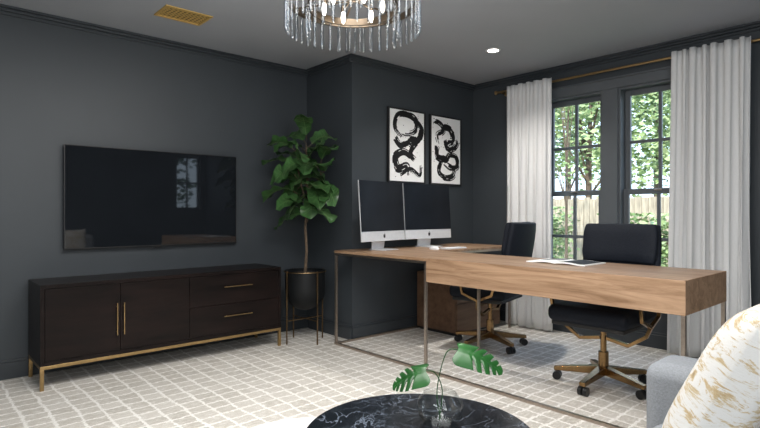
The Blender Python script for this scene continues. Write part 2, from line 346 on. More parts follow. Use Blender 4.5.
pb=B(); tube(pb,trunk,[.014,.012,.011,.010,.009,.005],8)
tube(pb,[(px+.01,py-.02,1.18),(px+.06,py-.10,1.36),(px+.09,py-.14,1.55)],[.008,.006,.004],8)
tube(pb,[(px,py-.02,1.20),(px-.07,py-.05,1.36),(px-.12,py-.05,1.55)],[.008,.006,.004],8)
b=B()
stems=[(Vector((px,py-.03,0)),1.06,1.78,21),(Vector((px+.075,py-.12,0)),1.22,1.62,9),(Vector((px-.11,py-.05,0)),1.26,1.66,10)]
cv=Vector((-.60,-.72,.35))
for c,za,zb,n in stems:
    for i in range(n):
        z=za+(zb-za)*i/(n-1); a=i*2.4+random.uniform(-.4,.4)
        el=random.uniform(-.15,.7)+1.1*max(0,(z-1.4)/.4)
        d=Vector((math.cos(a),math.sin(a),el))
        L_=random.uniform(.26,.37)*(1.0 if z<1.6 else .88); base=Vector((c.x,c.y,z))+Vector((d.x,d.y,.4)).normalized()*.05
        tip=base+d.normalized()*L_
        if tip.x>XB-.06 and tip.y>YA-.10: d.x=-abs(d.x)*.5; d.y-=.3
        if tip.y>YT-.1: d.y*=-1
        up=(Vector((0,0,1))*.7+cv*random.uniform(.1,.9)+Vector((random.uniform(-.5,.5),random.uniform(-.5,.5),0)))
        leaf(b,base,d,up,L_,random.uniform(.080,.105),random.uniform(.8,2.2))
        tube(pb,[(c.x,c.y,z-.02),base+d.normalized()*.01],.003,5)
for q in(b,vb):
    for v in q.verts:
        if v.co.y>YA-.03 and v.co.x>XB-.03: v.co.x=XB-.03
fo=obj('foliage',b,M['leaf'],t,recalc=False,angle=80)
obj('leaf_veins',vb,M['leafvein'],fo)
obj('trunk',pb,M['bark'],t)
# ------------------------------------------------------------------ art
def catmull(P,n=10):
    out=[]; Q=[P[0]]+P+[P[-1]]
    for i in range(1,len(Q)-2):
        a,b_,c,d=[Vector(q) for q in Q[i-1:i+3]]
        for k in range(n):
            t_=k/n; out.append(.5*((2*b_)+(-a+c)*t_+(2*a-5*b_+4*c-d)*t_*t_+(-a+3*b_-3*c+d)*t_**3))
    out.append(Vector(P[-1])); return out
def art(x0,x1,strokes,label,seed):
    rnd=random.Random(seed)
    z0,z1=1.414,2.124; y=YA
    t=thing('framed_art',label,'picture',((x0+x1)/2,y,z0),'pair of framed ink abstracts')
    f=.014; b=B()
    box(b,x0,x0+f,y-.03,y,z0,z1); box(b,x1-f,x1,y-.03,y,z0,z1); box(b,x0+f,x1-f,y-.03,y,z0,z0+f); box(b,x0+f,x1-f,y-.03,y,z1-f,z1)
    obj('picture_frame',b,M['black'],t,.0015)
    bobj('print',(x0+f,x1-f,y-.018,y-.004,z0+f,z1-f),M['paper'],t)
    b=B(); wx=(x1-x0-2*f); wz=(z1-z0-2*f); j=0
    def cl(k_):
        k_.x=min(max(k_.x,x0+f+.003),x1-f-.003); k_.z=min(max(k_.z,z0+f+.003),z1-f-.003); return k_
    for P,w in strokes:
        w*=1.08
        pts=catmull([(p[0]*wx+x0+f,0,p[1]*wz+z0+f) for p in P],9); N=len(pts); j+=1
        nb=9
        for q_ in range(nb):
            lo=-1+2*q_/nb; hi_=lo+2/nb*1.25; edge=abs((lo+hi_)/2)
            s0=int(rnd.random()**2*N*.12); e0=N-int(rnd.random()**1.5*N*.24*(1+edge)); prev=None; gap=0
            for i,p in enumerate(pts):
                if i<s0 or i>=e0: prev=None; continue
                if gap>0: gap-=1; prev=None; continue
                if rnd.random()<.012+.05*edge*edge: gap=rnd.randrange(1,5 if edge>.6 else 2)
                d=pts[min(i+1,N-1)]-pts[max(i-1,0)]; d.normalize(); n_=Vector((-d.z,0,d.x))
                ww=w*(.95+.14*math.sin(i*.17+w*90)); jj=rnd.uniform(-.03,.03)
                a_=cl(p+n_*ww*(hi_+jj)); c_=cl(p+n_*ww*(lo+jj)); yy=y-.0190-.0001*j
                q=[b.verts.new((a_.x,yy,a_.z)),b.verts.new((c_.x,yy,c_.z))]
                if prev: b.faces.new((prev[0],prev[1],q[1],q[0]))
                prev=q
        for _ in range(7):
            p=pts[rnd.randrange(N)]; c_=cl(p+Vector((rnd.gauss(0,w*1.3),0,rnd.gauss(0,w*1.3)))); r0=rnd.uniform(.002,.006)
            b.faces.new([b.verts.new((c_.x+r0*math.cos(k),y-.0189,c_.z+r0*math.sin(k))) for k in(0,1.2,2.3,3.6,4.9)])
    obj('ink_strokes',b,M['ink'],t,smooth=False)
art(3.367,3.870,[([(.34,.62),(.16,.76),(.24,.92),(.52,.95),(.76,.88),(.74,.74),(.50,.68),(.28,.72)],.028),
 ([(.72,.88),(.92,.76),(.80,.60),(.52,.60)],.038),([(.16,.60),(.32,.50),(.56,.55),(.74,.48)],.034),([(.78,.58),(.60,.42),(.72,.32)],.03),
 ([(.68,.34),(.40,.42),(.16,.33),(.24,.18),(.50,.23),(.58,.10)],.038),([(.30,.10),(.60,.18),(.86,.10),(.90,.24)],.022)],
 'left framed print of bold black ink loops, nearer the monitors',3)
art(3.944,4.430,[([(.08,.92),(.30,.90),(.42,.80),(.22,.72),(.28,.60)],.030),([(.36,.85),(.62,.84),(.74,.70),(.50,.60)],.038),([(.46,.66),(.58,.52),(.80,.56),(.92,.68)],.032),
 ([(.20,.56),(.20,.40),(.46,.37),(.62,.46)],.038),([(.56,.44),(.84,.42),(.90,.28),(.66,.25),(.44,.32)],.032),([(.34,.36),(.26,.18),(.46,.09),(.72,.11),(.84,.22)],.030)],
 'right framed print of black ink loops, beside the window corner',9)
# ------------------------------------------------------------------ L desk
D=.805; X0,X1=2.74,3.37; Y0,Y1=.895,3.635; YB=2.565; RX=4.42; RY=3.0
t=thing('corner_desk','long oak desk with thick drawer box and slim bronze frame','desk',(X0,Y1,0))
b=B()
P=[(X0,YB),(X1,YB),(X1,RY),(RX,RY),(RX,Y1),(X0,Y1)]
lo=[b.verts.new((x,y,D-.022)) for x,y in P]; hi=[b.verts.new((x,y,D)) for x,y in P]
b.faces.new(hi); b.faces.new(lo[::-1])
for i in range(6): b.faces.new((lo[i],lo[(i+1)%6],hi[(i+1)%6],hi[i]))
obj('desktop',b,M['oak'],t,.002)
bobj('drawer_box',(X0,X1,Y0,YB,D-.168,D),M['oak'],t,.003)
r_=.010
def rod(name,p,q,par=t,r=r_):
    b=B(); x0,x1=sorted((p[0],q[0])); y0,y1=sorted((p[1],q[1])); z0,z1=sorted((p[2],q[2]))
    box(b,x0-r,x1+r,y0-r,y1+r,z0,z1) if z1>z0+.05 else box(b,x0-r,x1+r,y0-r,y1+r,z0,z0+.018)
    return obj(name,b,M['bronze'],par,.0015)
e=.012
for (x,y,zt) in((X0+e,Y1-e,D-.04),(X0+e,YB+e,D-.04),(X0+e,Y0+e,D-.168),(X1-e,YB+e,D-.04),(X1-e,Y0+e,D-.168),(RX-e,Y1-e,D-.04),(RX-e,RY+e,D-.04)):
    rod('leg',(x,y,0),(x,y,zt))
b=B()
def bar(x0,x1,y0,y1,z): box(b,x0,x1,y0,y1,z,z+.018)
z=D-.04
bar(X0,X0+.02,YB,Y1,z); bar(X0+.02,X1-.02,YB,YB+.02,z); bar(X0+.02,RX,Y1-.02,Y1,z); bar(RX-.02,RX,RY,Y1-.02,z); bar(X1-.02,RX-.02,RY,RY+.02,z)
obj('top_frame',b,M['bronze'],t)
b=B(); bar(X0,X0+.02,Y0,Y1,0); bar(X0+.02,RX-.02,Y1-.02,Y1,0); obj('floor_rail',b,M['bronze'],t)
t=thing('file_cabinet','low oak drawer cabinet under the far end of the desk','cabinet',(4.05,3.35,0))
fx0,fx1,fy0,fy1=3.72,4.38,3.10,3.60
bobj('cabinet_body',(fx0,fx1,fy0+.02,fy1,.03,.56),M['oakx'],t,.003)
bobj('plinth',(fx0+.02,fx1-.02,fy0+.05,fy1-.02,0,.03),M['black'],t)
for i in range(2):
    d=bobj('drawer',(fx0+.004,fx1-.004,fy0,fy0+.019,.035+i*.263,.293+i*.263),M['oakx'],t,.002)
    b=B(); xm=(fx0+fx1)/2; zz=.25+i*.263; box(b,xm-.07,xm+.07,fy0-.02,fy0-.012,zz,zz+.008); box(b,xm-.065,xm-.057,fy0-.014,fy0,zz,zz+.008); box(b,xm+.057,xm+.065,fy0-.014,fy0,zz,zz+.008); obj('handle',b,M['dullbrass'],d)
# ------------------------------------------------------------------ monitors
def monitor(loc,rz,label):
    t=thing('computer',label,'computer',(0,0,0),'pair of all in one computers on the desk')
    w,z0,z1=.303,.078,.592
    def tilt(b):
        for v in b.verts: v.co.y+=(v.co.z-.30)*.07
        return b
    b=B(); box(b,-w,w,-.007,.006,z0,z1)
    obj('housing',tilt(b),M['silver'],t,.002)
    b=B(); lathe(b,[(0,0),(.24,0),(.23,.012),(.16,.03),(0,.04)],(0,0,0),32)
    for v in b.verts: v.co=Vector((v.co.x,.006+v.co.z,(z0+z1)/2+v.co.y*.9))
    obj('back_shell',tilt(b),M['silver'],t)
    b=B(); box(b,-w,w,-.0095,-.0070,z0+.086,z1); obj('screen',tilt(b),M['screen'],t)
    b=B()
    pr=[(.0,.010),(.004,.012),(.008,.011),(.010,.006),(.008,.002),(.0085,-.003),(.006,-.009),(.003,-.010),(0,-.009),(-.003,-.010),(-.007,-.009),(-.010,-.002),(-.010,.005),(-.007,.011),(-.003,.012)]
    pr=[(x*1.5,z*1.5) for x,z in pr]
    b.faces.new([b.verts.new((x,-.0088,z0+.041+z)) for x,z in pr]); lf=[(0,.019),(.0075,.024),(.0075,.030),(.001,.026)]
    b.faces.new([b.verts.new((x,-.0088,z0+.041+z)) for x,z in lf]); obj('logo',tilt(b),M['ink'],t,smooth=False,label='small black fruit shaped emblem')
    b=B(); box(b,-.10,.10,-.10,.075,.001,.008)
    A=[(.050,.008),(.062,.008),(.030,.30),(.012,.30)]
    V0=[b.verts.new((-.085,y,z)) for y,z in A]; V1=[b.verts.new((.085,y,z)) for y,z in A]
    b.faces.new(V0); b.faces.new(V1[::-1])
    for i in range(4): k=(i+1)%4; b.faces.new((V0[i],V0[k],V1[k],V1[i]))
    obj('stand',b,M['silver'],t,.002)
    t.location=loc; t.rotation_euler=(0,0,rz)
monitor((3.085,3.40,D),math.radians(10),'left silver computer with black screen, at the desk corner')
monitor((3.70,3.44,D),math.radians(-2),'right silver computer with black screen, nearer the window')
t=thing('keyboard','small white keyboard lying on the desk below the screens','keyboard',(3.66,3.11,D))
bobj('keyboard_base',(3.54,3.80,3.05,3.15,D,D+.008),M['silver'],t,.002)
b=B()
for i in range(12):
    for j in range(4): box(b,3.546+i*.0209,3.563+i*.0209,3.056+j*.023,3.074+j*.023,D+.008,D+.012)
obj('keys',b,M['white'],t)
b=B(); lathe(b,[(0,0),(.03,0),(.033,.008),(.028,.022),(.015,.030),(0,.032)],(0,0,0),24)
for v in b.verts: v.co=Vector((v.co.x*.95+3.44,v.co.y*1.6+3.12,v.co.z+D))
tag(obj('computer_mouse',b,M['white']),'white rounded mouse beside the keyboard','mouse')
# ------------------------------------------------------------------ open book
bx,by=3.15,1.73
t=thing('open_magazine','open magazine with dark pictures lying on the oak desk','magazine',(bx,by,D))
def curvedpage(side,z0,th):
    b=B(); n=8; rows=[]
    for i in range(n+1):
        s_=i/n; y=side*s_*.20; z=z0+.010*math.sin(PI*min(1,s_*1.2+.05))*(1-s_*.6)
        rows.append([b.verts.new((bx+x,by+y,D+z+k)) for x in(-.135,.135) for k in(0,th)])
    for i in range(n):
        a,c=rows[i],rows[i+1]
        for q in((0,2),(1,3),(0,1),(2,3)): b.faces.new((a[q[0]],a[q[1]],c[q[1]],c[q[0]]))
    for r0 in(rows[0],rows[-1]): b.faces.new((r0[0],r0[1],r0[3],r0[2]))
    return b
for s_ in(1,-1):
    obj('page_block',curvedpage(s_,.001,.007),M['paper'],t)
def printpatch(y0,y1,x0,x1,m,side):
    b=B(); n=6; pv=None
    for i in range(n+1):
        y=y0+(y1-y0)*i/n; s_=abs(y)/.20; z=.0093+.010*math.sin(PI*min(1,s_*1.2+.05))*(1-s_*.6)
        q=[b.verts.new((bx+x0,by+y,D+z)),b.verts.new((bx+x1,by+y,D+z))]
        if pv: b.faces.new((pv[0],pv[1],q[1],q[0]))
        pv=q
    obj('printed_picture',b,m,t,smooth=False)
printpatch(-.185,-.02,-.12,.12,M['ink'],-1); printpatch(.03,.17,-.02,.12,M['greyprint'],1)
# ------------------------------------------------------------------ chairs
def make_chair(label):
    t=thing('office_chair',label,'chair',(0,0,0),'pair of black office chairs')
    b=B(); box(b,-.26,.26,-.22,.27,.42,.53); o=obj('seat',b,M['black_fabric'],t,.045,5)
    b=B(); box(b,-.235,.235,-.20,.24,.400,.425); obj('seat_pan',b,M['black'],o,.005)
    def pad(name,z0,z1,th,w,par,yo=0,m='black_fabric',pf=.022):
        b=B(); nx,nz=12,8; front=[];back=[]
        for j in range(nz+1):
            rf=[];rb=[]
            for i in range(nx+1):
                u=-1+2*i/nx; v=-1+2*j/nz; z=(z0+z1)/2+v*(z1-z0)/2
                cr=1-.06*max(0,abs(v)-.6)/.4*abs(u)
                x=u*w*cr; yc=-.235-(z-.5)*.16+.05*u*u+yo
                p=pf*(1-abs(u)**6)*(1-abs(v)**6)
                rf.append(b.verts.new((x,yc+p+th/2*(.5+.5*(1-abs(u)**8)),z))); rb.append(b.verts.new((x,yc-p*.5-th/2*(.5+.5*(1-abs(u)**8)),z)))
            front.append(rf);back.append(rb)
        for j in range(nz):
            for i in range(nx):
                b.faces.new((front[j][i],front[j][i+1],front[j+1][i+1],front[j+1][i])); b.faces.new((back[j][i],back[j+1][i],back[j+1][i+1],back[j][i+1]))
        for i in range(nx):
            b.faces.new((front[0][i],back[0][i],back[0][i+1],front[0][i+1])); b.faces.new((front[nz][i],front[nz][i+1],back[nz][i+1],back[nz][i]))
        for j in range(nz):
            b.faces.new((front[j][0],front[j+1][0],back[j+1][0],back[j][0])); b.faces.new((front[j][nx],back[j][nx],back[j+1][nx],front[j+1][nx]))
        return obj(name,b,M[m],par,.014,3,angle=60)
    bk=pad('backrest',.50,1.045,.06,.262,t,-.01)
    pad('cushion',.515,.785,.06,.250,bk,.03); pad('cushion',.790,1.05,.06,.252,bk,.03)
    for s_ in(-1,1):
        b=B()
        tube(b,[(s_*.02,0,.31),(s_*.16,0,.285),(s_*.27,0,.36),(s_*.292,-.01,.42),(s_*.292,-.13,.47),(s_*.292,-.17,.60),(s_*.285,-.235,.60)],.016,4,ph=PI/4)
        tube(b,[(s_*.292,-.01,.42),(s_*.292,.12,.47),(s_*.292,.15,.60)],.015,4,ph=PI/4)
        tube(b,[(s_*.292,.155,.598),(s_*.292,-.175,.598)],.012,4,ph=PI/4)
        a=obj('arm_frame',b,M['chairbrass'],t,.002)
        b=B(); box(b,s_*.292-.022,s_*.292+.022,-.16,.16,.604,.622); obj('armrest',b,M['black'],a,.008,3)
    b=B(); tube(b,[(0,0,.07),(0,0,.22)],.032,16); tube(b,[(0,0,.22),(0,0,.40)],.019,16); obj('column',b,M['chairbrass'],t)
    b=B(); box(b,-.09,.09,-.11,.11,.37,.400); obj('tilt_mechanism',b,M['black'],t,.006)
    for k in range(5):
        a=k*2*PI/5+.35; c,s_=math.cos(a),math.sin(a)
        b=B(); mt=Matrix.Rotation(a,4,'Z')
        v0=[(.0,-.028,.075),(.0,.028,.075),(.0,.028,.130),(.0,-.028,.130)]; v1=[(.31,-.019,.060),(.31,.019,.060),(.31,.019,.086),(.31,-.019,.086)]
        A=[b.verts.new(mt@Vector(p)) for p in v0]; Q=[b.verts.new(mt@Vector(p)) for p in v1]
        b.faces.new(A); b.faces.new(Q[::-1])
        for i in range(4): b.faces.new((A[i],A[(i+1)%4],Q[(i+1)%4],Q[i]))
        lg=obj('leg',b,M['chairbrass'],t,.004)
        b=B(); n_=Vector((-s_,c,0)); pc=Vector((c*.29,s_*.29,.028))
        for e_ in(-1,1): tube(b,[pc+n_*e_*.006,pc+n_*e_*.028],.028,16)
        tube(b,[(c*.29,s_*.29,.04),(c*.29,s_*.29,.066)],.008,8)
        obj('caster',b,M['black'],lg)
    return t
def dup(r,loc,rz,label):
    c=r.copy(); C.objects.link(c); c.location=loc; c.rotation_euler=(0,0,rz); c['label']=label
    for ch in list(r.children):
        k=ch.copy(); C.objects.link(k); k.parent=c
        for g_ in list(ch.children): d=g_.copy(); C.objects.link(d); d.parent=k
    return c
ch=make_chair('black office chair with brass base, facing the room behind the long desk')
ch2=dup(ch,(3.70,2.72,0),math.radians(14),'black office chair with brass base, turned toward the computers')
ch.location=(3.40,1.60,0); ch.rotation_euler=(0,0,math.radians(90))
# ------------------------------------------------------------------ curtains and rod
RXc=4.575; RZ=2.37
t=thing('curtain_rod','thin brass curtain rod spanning above both windows','curtain rod',(RXc,2.05,RZ))
b=B(); tube(b,[(RXc,.78,RZ),(RXc,3.29,RZ)],.011,12); obj('rod',b,M['brass'],t)
for y in(.78,3.29):
    b=B(); lathe(b,[(0,-.022),(.012,-.018),(.02,0),(.012,.018),(0,.022)],(RXc,y,RZ),16); obj('finial',b,M['brass'],t)
for y in(.86,3.22):
    b=B(); tube(b,[(RXc,y,RZ-.012),(XW,y,RZ-.012)],.006,8); tube(b,[(XW-.006,y,RZ-.012),(XW,y,RZ-.012)],.022,16); obj('bracket',b,M['brass'],t)
def curtain(y0,y1,folds,seed,label,bulge=0):
    rnd=random.Random(seed); b=B(); ny=folds*14; nz=34; g=[]
    amps=[rnd.uniform(.35,1.45) for _ in range(folds+2)]; sh=[rnd.uniform(-1.3,1.3) for _ in range(folds+2)]
    ws=[rnd.uniform(.55,1.5) for _ in range(folds)]; tot=sum(ws); cum=[0]
    for q in ws: cum.append(cum[-1]+q/tot)
    for j in range(nz+1):
        tt=j/nz; z=.015+(2.395-.015)*tt; row=[]
        for i in range(ny+1):
            u=i/ny; f=0
            for q in range(folds):
                if cum[q]<=u<=cum[q+1]+1e-9: f=q+(u-cum[q])/(cum[q+1]-cum[q]); break
            k=min(int(f),folds-1); fr=f-k
            A=amps[k]*(1-fr)+amps[k+1]*fr; s1=sh[k]*(1-fr)+sh[k+1]*fr
            lowmix=1-tt
            x=4.515+.027*A*math.sin(2*PI*f+s1*lowmix*1.6)*(.85+.2*lowmix)+.012*lowmix*math.sin(PI*f+s1*2+z)
            y=(y0+y1)/2+(u-.5)*(y1-y0)*(1+.07*lowmix-.03*math.sin(PI*tt))+.008*math.sin(4*PI*f+z*1.3)+.016*lowmix*s1+bulge*lowmix*max(0,u-.6)
            row.append(b.verts.new((x,y,z)))
        g.append(row)
    for j in range(nz):
        for i in range(ny): b.faces.new((g[j][i],g[j][i+1],g[j+1][i+1],g[j+1][i]))
    o=obj('curtain',b,M['curtain'],None,angle=180); md=o.modifiers.new('s','SOLIDIFY'); md.thickness=.003
    tag(o,label,'curtain','pair of white curtains')
curtain(2.625,3.11,6,3,'white floor length curtain panel between the art wall and the window')
curtain(1.055,1.575,7,5,'white floor length curtain panel right of both windows',.08)
# ------------------------------------------------------------------ ceiling fixtures
t=thing('recessed_light','small round recessed ceiling downlight','ceiling light',(3.76,2.733,H))
b=B(); lathe(b,[(.050,-.006),(.062,-.005),(.064,0),(.045,0),(.045,-.004)],(3.76,2.733,H),32,True); obj('trim_ring',b,M['white'],t)
b=B(); lathe(b,[(0,-.004),(.046,-.004),(.046,-.001),(0,-.001)],(3.76,2.733,H),32); obj('lens',b,M['lamp'],t)
vx,vy=1.47,3.71
t=thing('ceiling_vent','rectangular brass grille vent in the ceiling','vent',(vx,vy,H))
b=B()
for q in((-.165,.165,-.12,-.098),(-.165,.165,.098,.12),(-.165,-.143,-.098,.098),(.143,.165,-.098,.098)): box(b,vx+q[0],vx+q[1],vy+q[2],vy+q[3],H-.008,H)
obj('frame',b,M['ventbrass'],t,.002)
bobj('duct_opening',(vx-.143,vx+.143,vy-.098,vy+.098,H-.001,H),M['gap'],t)
b=B()
for i in range(9): x=vx-.127+i*.0318; box(b,x-.007,x+.007,vy-.098,vy+.098,H-.003,H-.001)
for i in range(6): y=vy-.08+i*.032; box(b,vx-.143,vx+.143,y-.007,y+.007,H-.0035,H-.0015)
obj('grille',b,M['ventbrass'],t)
hx,hy=1.81,2.232
t=thing('chandelier','round brass chandelier ringed with hanging clear glass rods','chandelier',(hx,hy,2.08))
b=B(); lathe(b,[(0,2.50),(.06,2.502),(.065,H),(0,H)],(hx,hy,0),32); obj('canopy',b,M['darkbrass'],t)
b=B(); tube(b,[(hx,hy,2.27),(hx,hy,2.505)],.008,10); obj('stem',b,M['darkbrass'],t)
for R in(.35,.24):
    zr=2.262 if R>.3 else 2.235
    b=B(); lathe(b,[(R-.006,zr-.012),(R+.006,zr-.012),(R+.006,zr+.026),(R-.006,zr+.026)],(hx,hy,0),64,True); obj('ring',b,M['darkbrass'],t,angle=50)
b=B()
for k in range(3):
    a=k*PI/3; c,s_=math.cos(a)*.348,math.sin(a)*.348; tube(b,[(hx-c,hy-s_,2.272),(hx+c,hy+s_,2.272)],.005,8)
obj('spokes',b,M['darkbrass'],t)
me=None
def rods(R,n,ztop,L):
    global me
    for k in range(n):
        a=2*PI*k/n; dL=L
        if me is None:
            b=B(); lathe(b,[(0,-1),(.55,-.992),(.9,-.97),(1,-.945),(1,-.04),(.5,0),(0,0)],(0,0,0),12)
            o=obj('glass_rod',b,M['crystal'],t,angle=50); me=o.data; 
            for v in me.vertices: v.co=v.co+off(t)
        else:
            o=bpy.data.objects.new('glass_rod',me); C.objects.link(o); o.parent=t
        o.location=Vector((hx+R*math.cos(a),hy+R*math.sin(a),ztop))-t.location; o.scale=(.0088,.0088,dL)
rods(.360,44,2.262,.162); rods(.250,26,2.235,.162)
for k in range(6):
    a=k*2*PI/6+.2; x,y=hx+.16*math.cos(a),hy+.16*math.sin(a)
    b=B(); tube(b,[(hx,hy,2.292),(x,y,2.275),(x,y,2.305)],.006,8); tube(b,[(x,y,2.265),(x,y,2.30)],.012,12); sk=obj('socket',b,M['darkbrass'],t)
    b=B(); lathe(b,[(0,2.20),(.006,2.205),(.012,2.225),(.013,2.24),(.010,2.258),(.008,2.27),(0,2.27)],(x,y,0),16); obj('bulb',b,M['bulb'],sk)
# ------------------------------------------------------------------ coffee tables
tx,ty=1.23,1.18
t=thing('coffee_table','round black veined marble coffee table in the foreground','table',(tx,ty,0))
b=B(); lathe(b,[(0,.395),(.365,.395),(.372,.40),(.372,.415),(.367,.42),(0,.42)],(tx,ty,0),96); obj('tabletop',b,M['marble'],t)
b=B(); lathe(b,[(.30,.38),(.34,.38),(.34,.395),(.30,.395)],(tx,ty,0),64,True); obj('support_ring',b,M['brass'],t)
for k in range(3):
    a=k*2*PI/3-1.1; b=B(); tube(b,[(tx+.32*math.cos(a),ty+.32*math.sin(a),0),(tx+.32*math.cos(a),ty+.32*math.sin(a),.385)],.011,12); obj('leg',b,M['brass'],t)
sx,sy=1.0,1.50
t=thing('nesting_table','lower round white nesting table tucked by the marble table','table',(sx,sy,0))
b=B(); lathe(b,[(0,.30),(.295,.30),(.30,.305),(.30,.318),(.296,.322),(0,.322)],(sx,sy,0),96); obj('tabletop',b,M['whitetop'],t)
for k in range(3):
    a=k*2*PI/3+.6; b=B(); tube(b,[(sx+.24*math.cos(a),sy+.24*math.sin(a),0),(sx+.24*math.cos(a),sy+.24*math.sin(a),.301)],.010,12); obj('leg',b,M['brass'],t)
vx_,vy_=1.34,1.19
t=thing('glass_vase','clear round glass vase on the black marble table','vase',(vx_,vy_,.42))
b=B(); lathe(b,[(0,.421),(.050,.421),(.071,.44),(.080,.47),(.074,.497),(.058,.515),(.057,.520),(.054,.520),(.055,.513),(.070,.495),(.076,.47),(.067,.443),(.048,.425),(0,.425)],(vx_,vy_,0),40); obj('vessel',b,M['glass'],t)
R=Vector((.7438,-.6684,0)); F=Vector((.6684,.7438,0)); Vb=Vector((vx_,vy_,0))
t2=thing('cut_leaf_sprigs','green split leaf sprigs standing in the glass vase','plant',(vx_,vy_,.43))
def mono(s_): return max(.03,math.sin(PI*min(1,(s_*.97+.03)**.55))**.6)
def mleaf(b,base,d,up,L_,W):
    d=d.normalized(); side=d.cross(up).normalized(); n_=side.cross(d).normalized()
    nn=36; base=Vector(base)
    for sg in(-1,1):
        pv=None
        for i in range(nn+1):
            s_=i/nn; w=W*mono(s_)
            if i in(10,11,17,18,24,25,30): w*=.34
            sw=(-.35 if s_<.2 else .45)*w
            c=base+d*L_*s_+n_*(-.34*L_*s_*s_)
            e_=c+side*sg*w+d*sw+n_*(-.30*w); m_=c+side*sg*w*.35+n_*.03*w+d*sw*.3
            q=[b.verts.new(x) for x in(c,m_,e_)]
            if pv: b.faces.new((pv[0],pv[1],q[1],q[0])); b.faces.new((pv[1],pv[2],q[2],q[1]))
            pv=q
for (dr,df,z,ldir,L_,W,up) in((-.050,-.02,.600,(-1,.15,-.25),.125,.054,(-.1,-.5,1)),(.065,.02,.660,(1,-.3,-.18),.155,.058,(0,-.55,1))):
    tip=Vb+R*dr+F*df+Vector((0,0,z)); b=B()
    st_=catmull([(vx_+dr*.05,vy_,.432),tuple(Vb-R*dr*.15+Vector((0,0,.53))),tuple(Vb+R*dr*.35+F*df*.7+Vector((0,0,z-.01))),tuple(tip)],6)
    tube(b,st_,.0018,6); sm=obj('stem',b,M['mleaf'],t2)
    b=B(); d=R*ldir[0]+F*ldir[1]+Vector((0,0,ldir[2])); u=R*up[0]+F*up[1]+Vector((0,0,up[2]))
    mleaf(b,tip,d,u,L_,W); obj('leaf',b,M['mleaf'],sm,recalc=False,angle=180)
# ------------------------------------------------------------------ sofa + pillow
t=thing('sofa','pale blue grey upholstered sofa at the lower right','sofa',(1.0,.3,0))
AX=1.91
bobj('base',(-.12,AX+.20,-.18,.70,.10,.30),M['sofa'],t,.02,3)
bobj('seat_cushion',(.12,1.00,-.02,.71,.305,.43),M['sofa'],t,.045,4); bobj('seat_cushion',(1.01,AX-.005,-.02,.71,.305,.43),M['sofa'],t,.045,4)
bobj('backrest',(-.12,AX+.20,-.34,-.10,.10,.80),M['sofa'],t,.05,4)
bobj('armrest',(AX,AX+.22,-.12,.765,.09,.61),M['sofa'],t,.055,6); bobj('armrest',(-.12,.10,-.12,.765,.09,.61),M['sofa'],t,.055,6)
for x in(-.06,AX+.14):
    for y in(-.28,.62): bobj('leg',(x,x+.03,y,y+.03,0,.10),M['black'],t)
def pillow(c,w,h,th,rot,m,label):
    b=B(); n=18; top=[];bot=[]
    for j in range(n+1):
        a=[];q=[]
        for i in range(n+1):
            u=-1+2*i/n; v=-1+2*j/n
            f=((1-u**4)*(1-v**4))**.55
            k=1-.07*(1-abs(v)**2)*abs(u)**3; l=1-.07*(1-abs(u)**2)*abs(v)**3
            x=u*w/2*k; z=v*h/2*l
            e_=.004
            a.append(b.verts.new((x,-th/2*f-e_,z))); q.append(b.verts.new((x,th/2*f+e_,z)))
        top.append(a);bot.append(q)
    for j in range(n):
        for i in range(n):
            b.faces.new((top[j][i],top[j][i+1],top[j+1][i+1],top[j+1][i])); b.faces.new((bot[j][i],bot[j+1][i],bot[j+1][i+1],bot[j][i+1]))
    for i in range(n):
        b.faces.new((top[0][i],bot[0][i],bot[0][i+1],top[0][i+1])); b.faces.new((top[n][i],top[n][i+1],bot[n][i+1],bot[n][i]))
        b.faces.new((top[i][0],top[i+1][0],bot[i+1][0],bot[i][0])); b.faces.new((top[i][n],bot[i][n],bot[i+1][n],top[i+1][n]))
    bmesh.ops.recalc_face_normals(b,faces=b.faces)
    me_=bpy.data.meshes.new('throw_pillow'); b.to_mesh(me_); b.free(); me_.materials.append(m)
    me_.polygons.foreach_set('use_smooth',[True]*len(me_.polygons))
    o=bpy.data.objects.new('throw_pillow',me_); C.objects.link(o); o.location=c; o.rotation_euler=rot
    tag(o,label,'pillow')
pillow((1.655,.41,.672),.49,.50,.17,(math.radians(26),0,math.radians(0)),M['pillow'],'white throw pillow with gold feather print on the sofa')
